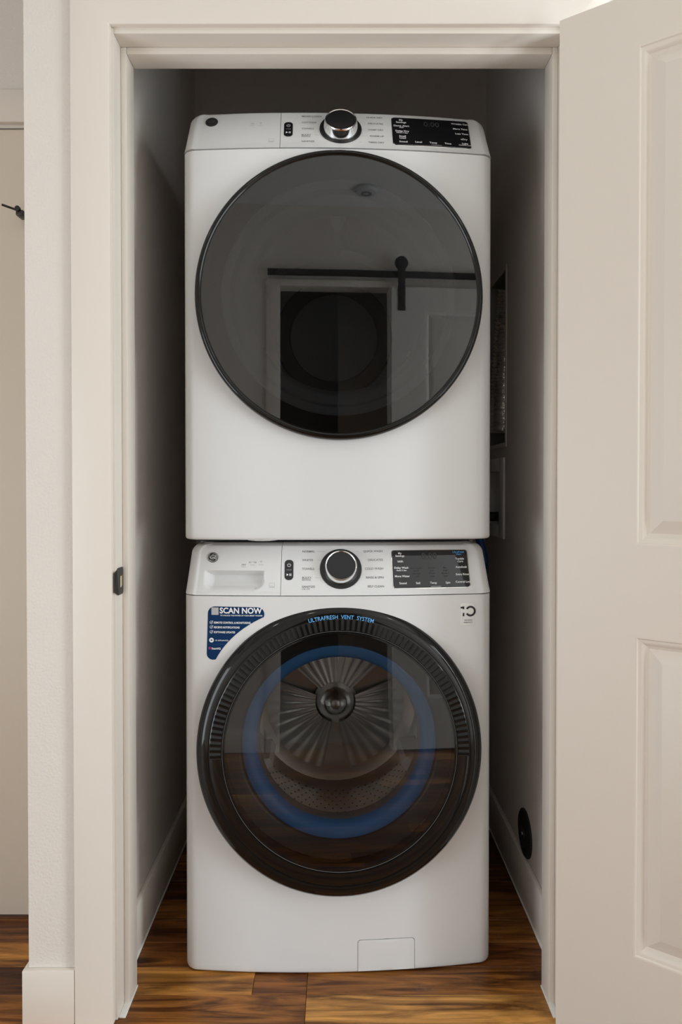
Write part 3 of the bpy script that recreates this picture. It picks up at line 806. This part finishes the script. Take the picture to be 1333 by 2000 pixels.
# feet
for x in (-0.28, 0.28):
    for y in (0.10, 0.62):
        f = lathe('foot', 'rubber', wa, [(0, 0), (0.022, 0), (0.022, 0.012), (0.012, 0.014), (0.012, 0.02), (0, 0.02)], seg=20); f.rotation_euler = (R(90), 0, 0); f.location = (x, y, 0.0005)

# door
SH = 0.075
door = lathe('door', 'black', wa, [(0.285, 0.05), (0.3228, 0.048), (0.3228, -0.010), (0.3212, -0.017), (0.3155, -0.0235), (0.3065, -0.0285), (0.2985, -0.0305), (0.2940, -0.0305), (0.2930, -0.0285), (0.2915, -0.0285), (0.2905, -0.0295),
                                   (0.2650, -0.0290), (0.2642, -0.0262), (0.2618, -0.0262), (0.2610, -0.0282), (0.2575, -0.0285), (0.2570, -0.010), (0.2575, 0.006)], cz=wzc, seg=144, shear=SH, smooth=50)
door['label'] = 'black round vented washer door'
lathe('door_glass', 'glassw', door, [(0.2575, -0.0285), (0.20, -0.0292), (0.12, -0.0297), (0.06, -0.0299), (0.0, -0.030)], cz=wzc, seg=96, shear=SH, smooth=179)
lathe('seam_ring', 'grey', door, [(0.2637, -0.0268), (0.2632, -0.0271), (0.2627, -0.0268)], cz=wzc, seg=144, shear=SH, smooth=60)
# vent slats across the upper half
bm = bmesh.new(); add_box(bm, -0.0027, 0.0027, -0.0045, 0.001, -0.0122, 0.0122)
bmesh.ops.bevel(bm, geom=[e for e in bm.edges if all(v.co.y < -0.002 for v in e.verts)], offset=0.0016, segments=2, affect='EDGES')
bmesh.ops.recalc_face_normals(bm, faces=bm.faces); sm = bpy.data.meshes.new('vent_slat'); bm.to_mesh(sm); bm.free(); sm.materials.append(M['black']); sm.shade_smooth(); sm.set_sharp_from_angle(angle=R(40))
NS = 73; rm = 0.2778
for i in range(NS):
    a = R(-2) + R(184) * i / (NS - 1)
    o = bpy.data.objects.new('vent_slat', sm); COL.objects.link(o); o.parent = door
    o.location = (rm * math.cos(a), -0.0292 + SH * rm * math.sin(a), wzc + rm * math.sin(a)); o.rotation_euler = (-math.atan(SH) * math.sin(a), -(a - PI / 2), 0)
# dark recess band behind the slats
lathe('vent_band', 'dark', door, [(0.2895, -0.0298), (0.2660, -0.0294)], cz=wzc, seg=90, shear=SH, a0=R(-3), a1=R(183))
# curved blue lettering
def arc_map(x, y, off):
    r = 0.2960 + y; a = PI / 2 - x / 0.2960
    dz = r * math.sin(a)
    return Vector((r * math.cos(a), -0.0309 - off + SH * dz, wzc + dz))
q = Print(arc_map, 0.0004); q.text('ULTRAFRESH  VENT  SYSTEM', 0.003, -0.0008, 0.0128, 'CENTER', 0.006, width=0.149); q.build('arc_lettering', 'inkblue', door, 'blue curved vent lettering')
# inside: door ring, blue gasket, drum
lathe('inner_ring', 'blackm', door, [(0.262, 0.004), (0.232, 0.016), (0.2235, 0.022), (0.2235, 0.040)], cz=wzc, seg=72, smooth=60)
lathe('gasket', 'blue', wa, [(0.2235, 0.022), (0.217, 0.0205), (0.203, 0.024), (0.194, 0.036), (0.192, 0.055)], cz=wzc, seg=96, smooth=70)
lathe('boot', 'grey', wa, [(0.192, 0.050), (0.188, 0.075), (0.200, 0.09), (0.207, 0.11)], cz=wzc, seg=72, smooth=60)
DB = 0.335
drum = lathe('drum', 'steel', wa, [(0.207, 0.10), (0.235, 0.115), (0.235, DB - 0.03), (0.222, DB - 0.008), (0.195, DB), (0.0, DB)], cz=wzc, seg=96, smooth=40)
bm = bmesh.new()                       # perforations as small dark discs
for row in range(9):
    y = 0.13 + row * 0.020
    for k in range(72):
        a = 2 * PI * (k + 0.5 * (row % 2)) / 72; r = 0.2344
        c = Vector((r * math.cos(a), y, wzc + r * math.sin(a))); t = Vector((-math.sin(a), 0, math.cos(a)))
        bm.faces.new([bm.verts.new(c + t * 0.0028 * math.cos(PI / 3 * j) + Vector((0, 0.0028 * math.sin(PI / 3 * j), 0))) for j in range(6)])
po = obj('perforations', bm, 'dark', drum); po['kind'] = 'stuff'
for k in range(3):                      # lifters and the three raised sectors of the back plate
    a0 = PI / 2 + k * 2 * PI / 3 + PI / 3
    bm = bmesh.new()
    for t, (r, w) in enumerate(((0.2345, 0.030), (0.195, 0.012))):
        pass
    ca, sa = math.cos(a0 + PI / 3), math.sin(a0 + PI / 3); T = Vector((-sa, 0, ca)); N = Vector((ca, 0, sa))
    vs = []
    for y in (0.135, 0.15, 0.28, 0.30):
        hgt = 0.045 if 0.14 < y < 0.29 else 0.008
        vs.append([bm.verts.new(Vector((0, y, wzc)) + N * rr + T * tt) for rr, tt in ((0.236, -0.032), (0.236 - hgt, -0.010), (0.236 - hgt, 0.010), (0.236, 0.032))])
    for A, B in zip(vs, vs[1:]):
        for i in range(3): bm.faces.new((A[i], A[i + 1], B[i + 1], B[i]))
    bm.faces.new(vs[0]); bm.faces.new(vs[-1])
    obj('lifter', bm, 'lgrey', drum, smooth=30)
    bm = bmesh.new(); nseg = 40; ring = []
    for i in range(nseg + 1):
        f = i / nseg; a = a0 + R(10) + R(100) * f
        rad = []
        for r in (0.055, 0.09, 0.13, 0.165, 0.188):
            rip = 0.0022 * math.sin(f * 100 / 360 * 2 * PI * 34) * (0.3 + r * 4)
            rad.append(bm.verts.new((r * math.cos(a), DB - 0.010 - 0.02 * (1 - r / 0.19) + rip, wzc + r * math.sin(a))))
        ring.append(rad)
    for A, B in zip(ring, ring[1:]):
        for i in range(4): bm.faces.new((A[i], A[i + 1], B[i + 1], B[i]))
    obj('back_sector', bm, 'steel', drum, smooth=70)
lathe('hub', 'steel', drum, [(0.06, DB - 0.016), (0.042, DB - 0.022), (0.031, DB - 0.026), (0.029, DB - 0.040), (0.020, DB - 0.052), (0.009, DB - 0.057), (0.0, DB - 0.058)], cz=wzc, seg=40, smooth=70)

# navy sticker
xs0 = (401 - 661) * 1.557 / 1333
def pxb(p, y=1.556): return (p - 661) * y / 1333
def pzb(p, y=1.556): return CAM_H - (p - 942) * y / 1333
ol = []
def arcpts(cx, cy, r, a0, a1, n=6): return [(cx + r * math.cos(R(a0 + (a1 - a0) * i / n)), cy + r * math.sin(R(a0 + (a1 - a0) * i / n))) for i in range(n + 1)]
rr = 0.016
tl = (pxb(404), pzb(1184)); tr_ = (pxb(514.5), pzb(1185)); bl = (pxb(401.5), pzb(1288.5))
ol += arcpts(tl[0] + rr, tl[1] - rr, rr, 90, 180)
ol += [(tl[0] + (bl[0] - tl[0]) * k / 6, (tl[1] - rr) + ((bl[1] + rr) - (tl[1] - rr)) * k / 6) for k in range(1, 6)]
ol += arcpts(bl[0] + 0.014, bl[1] + 0.014, 0.014, 180, 270)
cut0 = (pxb(419), pzb(1288)); cut1 = (pxb(513.5), pzb(1204))
mid = (pxb(457), pzb(1240))
for k in range(13):
    t = k / 12; ol.append(((1 - t) ** 2 * cut0[0] + 2 * t * (1 - t) * (2 * mid[0] - (cut0[0] + cut1[0]) / 2) + t * t * cut1[0], (1 - t) ** 2 * cut0[1] + 2 * t * (1 - t) * (2 * mid[1] - (cut0[1] + cut1[1]) / 2) + t * t * cut1[1]))
ol += arcpts(tr_[0] - 0.016, tr_[1] - 0.016, 0.016, 0, 90)
ol += [(tr_[0] + (tl[0] + rr - tr_[0]) * k / 8 - 0.016 * (1 - k / 8), tr_[1] + (tl[1] - tr_[1]) * k / 8) for k in range(1, 8)]
bm = bmesh.new()
fv = [bm.verts.new((x, 0, z)) for x, z in ol]; bm.faces.new(fv)
bmesh.ops.triangulate(bm, faces=bm.faces)
for _ in range(2): bmesh.ops.subdivide_edges(bm, edges=bm.edges[:], cuts=1, use_grid_fill=False); bmesh.ops.triangulate(bm, faces=bm.faces)
for v in bm.verts: v.co = Bw(v.co.x, v.co.z, 0.0006)
stk = obj('navy_sticker', bm, 'sticker', wa, smooth=60); stk['label'] = 'navy blue scan sticker with white lettering'
q = Print(Bw, 0.0012)
q.text('SCAN NOW', pxb(427), pzb(1192.5), 0.0182, 'LEFT', 0.030, width=(510 - 427) / 1333 * 1.556)
q.text('TO UNLOCK THE POWER OF YOUR SMART WASHER', pxb(428), pzb(1201.6), 0.0042, 'LEFT', 0.02, width=(511 - 428) / 1333 * 1.556)
for (y, t, xe) in ((1215.8, 'REMOTE CONTROL & MONITORING', 487.5), (1225, 'RECEIVE NOTIFICATIONS', 466), (1234.5, 'SOFTWARE UPDATES', 457.5)):
    q.text(t, pxb(415.5), pzb(y), 0.0062, 'LEFT', 0.03, width=(xe - 415.5) / 1333 * 1.556)
    cx, cz = pxb(410.5), pzb(y - 0.5); q.ring(cx, cz, 0.0030, 0.0036, 20)
    q.stroke([(cx - 0.0022, cz + 0.0004), (cx - 0.0004, cz - 0.0018), (cx + 0.0040, cz + 0.0040)], 0.0010)
q.text('GE APPLIANCES', pxb(418), pzb(1250.5), 0.0042, 'LEFT', 0.012, width=(444 - 418) / 1333 * 1.556)
q.ring(pxb(411), pzb(1250), 0.0018, 0.0054, 24)
q.text('SmartHQ', pxb(411), pzb(1266.5), 0.0062, 'LEFT', 0.03, width=(429 - 411) / 1333 * 1.556)
q.build('sticker_lettering', 'inkw', stk)
q = Print(Bw, 0.0011); q.rect(pxb(411), pxb(425), pzb(1200.5), pzb(1186), 2); q.build('blank_square', 'lgrey', stk)
q = Print(Bw, 0.0011); q.rect(pxb(405), pxb(409.5), pzb(1268), pzb(1263.5), 2); q.build('brand_mark', 'magenta', stk)
q = Print(Bw, 0.0011); q.rect(pxb(405), pxb(438), pzb(1258.3), pzb(1257.7), 2); q.build('sticker_rule', 'bluehose', stk)
# warranty sticker
wy = 1.587
def pxc(p): return (p - 661) * wy / 1333
def pzc(p): return CAM_H - (p - 942) * wy / 1333
ws = slab_on('warranty_sticker', 'silver', wa, Bw, round_rect(pxc(896.5), pxc(924), pzc(1220), pzc(1176), 0.002, 3, 4), 0.0004, 0.0002, label='small silver ten year warranty sticker')
q = Print(Bw, 0.0009)
q.ring(pxc(915.5), pzc(1192), 0.0078, 0.0124, 30, R(-150), R(150))
x1_ = pxc(901.5); q.rect(x1_ - 0.0018, x1_ + 0.0020, pzc(1201.5), pzc(1195), 1); q.rect(x1_ - 0.0018, x1_ + 0.0018, pzc(1188), pzc(1182.5), 1); q.rect(x1_ - 0.0068, x1_ - 0.0018, pzc(1186.5), pzc(1183), 1)
q.build('warranty_numerals', 'inkblack', ws)
q = Print(Bw, 0.0009); q.text('YEAR LIMITED', pxc(911), pzc(1209.5), 0.0048, 'CENTER', 0.0, width=0.019); q.text('WARRANTY*', pxc(911), pzc(1214), 0.0048, 'CENTER', 0.0, width=0.022); q.build('warranty_lettering', 'ink', ws)

# ---- dryer ---------------------------------------------------------------------
dz0, dzs, dzc = 0.994, 1.8755, 1.5424
dy = empty('tumble_dryer', (0.0, MY, 0.0), YAW)
dy.location = (0.0030, MY, dz0)
def Z(z): return z - dz0
tag(dy, 'white dryer with large dark glass door stacked on top', 'dryer')
cabinet(dy, 0.0, Z(dzs), Z(dzc), 0.309)
Sd = panel_surface(Z(dzs) + 0.001)
panel_piece('panel_end', Sd, dy, -HWD, XSEAM - 0.0005, 16, None)
panel_piece('control_panel', Sd, dy, XSEAM + 0.0005, HWD, 16, None)
box('panel_core', 'blackm', dy, -0.31, 0.31, 0.095, 0.5, Z(dzs) - 0.02, Z(dzs) + PDZ - 0.004)
box('top_cover', 'white', dy, -0.345, 0.345, 0.12, DEPTH, Z(dzs), Z(dzs) + PDZ + 0.003)
controls(dy, Sd, ['MIXED LOADS', 'COTTONS', 'TOWELS', 'BULKY', 'SANITIZE'], ['QUICK DRY', 'DELICATES', 'DAMP DRY', 'WARM UP', 'TIMED DRY'], {3: 'BEDDING'},
         dict(white=[(0.115, 0.10, 'My', 0.0078), (0.115, 0.185, 'Settings', 0.0078), (0.115, 0.32, 'Damp Alert', 0.0076), (0.115, 0.385, 'WiFi', 0.0056), (0.12, 0.515, 'Delay Dry', 0.0076), (0.12, 0.58, 'Hold 3 Sec', 0.0060), (0.12, 0.71, 'Small', 0.0076), (0.12, 0.775, 'Load', 0.0076), (0.125, 0.91, 'Sound', 0.0076),
                     (0.32, 0.90, 'Level', 0.0076), (0.51, 0.90, 'Temp', 0.0076), (0.70, 0.90, 'Time', 0.0076),
                     (0.895, 0.13, 'Wrinkle Care', 0.0076), (0.905, 0.32, 'More Time +', 0.0076), (0.912, 0.50, 'Less Time -', 0.0076), (0.92, 0.70, 'eDry', 0.0076), (0.925, 0.86, 'Light', 0.0076), (0.925, 0.92, 'Control Lock', 0.0056)],
              dim=[(0.51, 0.22, '0:00', 0.022)]), False)
dd = lathe('door', 'black', dy, [(0.285, 0.03), (0.3228, 0.028), (0.3228, -0.012), (0.3215, -0.019), (0.3180, -0.0238), (0.3140, -0.0250), (0.3110, -0.0242), (0.3088, -0.0215), (0.3070, -0.0215), (0.306, -0.010), (0.300, 0.004), (0.262, 0.006)], cz=Z(dzc), seg=144, smooth=50)
dd['label'] = 'large round smoked glass dryer door'
lathe('door_glass', 'glassd', dd, [(0.3072, -0.0215), (0.25, -0.0222), (0.18, -0.0229), (0.10, -0.0233), (0.05, -0.0235), (0.0, -0.0235)], cz=Z(dzc), seg=96, smooth=179)
lathe('inner_ring', 'grey', dd, [(0.300, 0.006), (0.272, 0.008), (0.262, 0.004), (0.247, 0.010), (0.240, 0.024), (0.222, 0.026), (0.214, 0.034), (0.205, 0.06)], cz=Z(dzc), seg=96, smooth=40)
drd = lathe('drum', 'lgrey', dy, [(0.205, 0.058), (0.215, 0.07), (0.25, 0.09), (0.25, 0.42), (0.23, 0.44), (0.0, 0.44)], cz=Z(dzc), seg=96, smooth=40)
lathe('back_ring', 'grey', drd, [(0.17, 0.439), (0.165, 0.430), (0.13, 0.430), (0.125, 0.439)], cz=Z(dzc), seg=64, smooth=40)
for k in range(3):
    a = PI / 2 + k * 2 * PI / 3
    N = Vector((math.cos(a), 0, math.sin(a))); T = Vector((-math.sin(a), 0, math.cos(a))); bm = bmesh.new(); vs = []
    for y in (0.12, 0.14, 0.36, 0.39):
        hgt = 0.05 if 0.13 < y < 0.37 else 0.006
        vs.append([bm.verts.new(Vector((0, y, Z(dzc))) + N * rr_ + T * tt) for rr_, tt in ((0.251, -0.03), (0.25 - hgt, -0.008), (0.25 - hgt, 0.008), (0.251, 0.03))])
    for A, B in zip(vs, vs[1:]):
        for i in range(3): bm.faces.new((A[i], A[i + 1], B[i + 1], B[i]))
    bm.faces.new(vs[0]); bm.faces.new(vs[-1]); obj('lifter', bm, 'lgrey', drd, smooth=30)
# stacking bracket between the machines
brk = empty('stacking_bracket', (0, MY, 0.984), YAW); tag(brk, 'dark stacking bracket in the gap between washer and dryer', 'bracket')
box('bracket_plate', 'blackm', brk, -0.335, 0.335, 0.10, 0.66, 0.0005, 0.0098)
lp = lathe('levelling_foot', 'white', brk, [(0.0, 0.0), (0.036, 0.0), (0.036, 0.004), (0.0, 0.004)], seg=32); lp.rotation_euler = (R(90), 0, 0); lp.location = (-0.175, 0.066, 0.0056)

# ------------------------------------------------------------------ right closet wall fittings
vb = empty('duct_box', (RX, VB[0], VB[2])); tag(vb, 'recessed metal dryer duct box in the right closet wall', 'duct box')
hh = VB[3] - VB[2]; ww = VB[1] - VB[0]
box('back_sheet', 'boxsteel', vb, 0.095, 0.098, 0, ww, 0, hh)
for (a, b_, c, d_) in ((0, 0.002, 0, hh), (ww - 0.002, ww, 0, hh), (0.002, ww - 0.002, 0, 0.002), (0.002, ww - 0.002, hh - 0.002, hh)): box('side_sheet', 'boxsteel', vb, 0, 0.095, a, b_, c, d_)
for (a, b_, c, d_) in ((-0.012, 0.0, -0.012, hh + 0.012), (ww, ww + 0.012, -0.012, hh + 0.012), (0, ww, -0.012, 0), (0, ww, hh, hh + 0.012)): box('flange', 'trim', vb, -0.003, 0.0005, a, b_, c, d_)
n = 150; pts = []; rad = []
for i in range(n + 1):
    t = i / n
    pts.append((RX + 0.042 - 0.012 * t, 2.125 + 0.060 * t + 0.02 * math.sin(t * 3), 1.72 - 0.44 * t)); rad.append(0.046 + (0.004 if i % 4 < 2 else -0.001) + random.uniform(-0.0018, 0.0018))
dt_ = tube('foil_duct', 'foil', None, pts, rad, 28, smooth=20)
for v in dt_.data.vertices: v.co += Vector((random.uniform(-1, 1), random.uniform(-1, 1), random.uniform(-1, 1))) * 0.0012
tag(dt_, 'crinkled silver foil dryer duct inside the wall recess', 'duct')

ob = empty('outlet_box', (RX, OB[0], OB[2])); tag(ob, 'white recessed washer outlet box in the right closet wall', 'outlet box')
hh = OB[3] - OB[2]; ww = OB[1] - OB[0]
box('back_sheet', 'boxw', ob, 0.085, 0.088, 0, ww, 0, hh)
for (a, b_, c, d_) in ((0, 0.003, 0, hh), (ww - 0.003, ww, 0, hh), (0.003, ww - 0.003, 0, 0.003), (0.003, ww - 0.003, hh - 0.003, hh)): box('side_sheet', 'boxw', ob, 0, 0.085, a, b_, c, d_)
z_lo, z_hi = 0.953 - OB[2], 1.200 - OB[2]
for (a, b_, c, d_) in ((2.061 - OB[0], 0, z_lo, z_hi), (ww, ww + 0.03, z_lo, z_hi), (0, ww, z_lo, 0), (0, ww, hh, z_hi)): box('flange', 'boxw', ob, -0.006, 0.0005, a, b_, c, d_, 0.0015)
dh = tube('drain_hose', 'rubber', None, [(RX + 0.05, 2.20, 1.012), (RX + 0.02, 2.195, 1.014), (RX - 0.02, 2.19, 1.015), (RX - 0.055, 2.20, 1.008), (RX - 0.075, 2.23, 0.98), (RX - 0.085, 2.28, 0.90), (RX - 0.085, 2.30, 0.6)], 0.015, 16); tag(dh, 'black drain hose hooked into the outlet box', 'hose')
ctrl = [(0.33, 2.339, 1.02), (0.335, 2.31, 1.025), (0.365, 2.27, 1.05), (0.388, 2.15, 1.06), (0.398, 2.02, 1.00), (0.418, 1.97, 0.93), (0.418, 1.96, 0.86), (0.402, 2.02, 0.78), (0.385, 2.14, 0.72), (0.372, 2.26, 0.70), (0.33, 2.298, 0.70), (0.29, 2.29, 0.70), (0.285, 2.27, 0.70)]
pts = []
for i in range(len(ctrl) - 1):                     # Catmull-Rom through the control points
    P0, P1, P2, P3 = (Vector(ctrl[max(0, min(len(ctrl) - 1, i + k))]) for k in (-1, 0, 1, 2))
    for k in range(6):
        t = k / 6; pts.append(0.5 * ((2 * P1) + (P2 - P0) * t + (2 * P0 - 5 * P1 + 4 * P2 - P3) * t * t + (3 * P1 - P0 - 3 * P2 + P3) * t ** 3))
pts.append(Vector(ctrl[-1]))
ih = tube('inlet_hose', 'bluehose', None, pts, 0.012, 16); tag(ih, 'dark blue water hose bulging beside the washer', 'hose')

cap = lathe('wall_cap', 'rubber', None, [(0.0, 0.0), (0.062, 0.0), (0.062, -0.003), (0.058, -0.006), (0.054, -0.004), (0.03, -0.005), (0.012, -0.006), (0.010, -0.009), (0.0, -0.010)], seg=48)
cap.rotation_euler = (0, 0, -R(90)); cap.location = (RX - 0.0003, 1.820, 0.1835); tag(cap, 'round black cap on the right closet wall just above the baseboard', 'wall cap')
lathe('cap_screw', 'lgrey', cap, [(0.004, -0.0095), (0.004, -0.0108), (0.0, -0.0112)], seg=16)
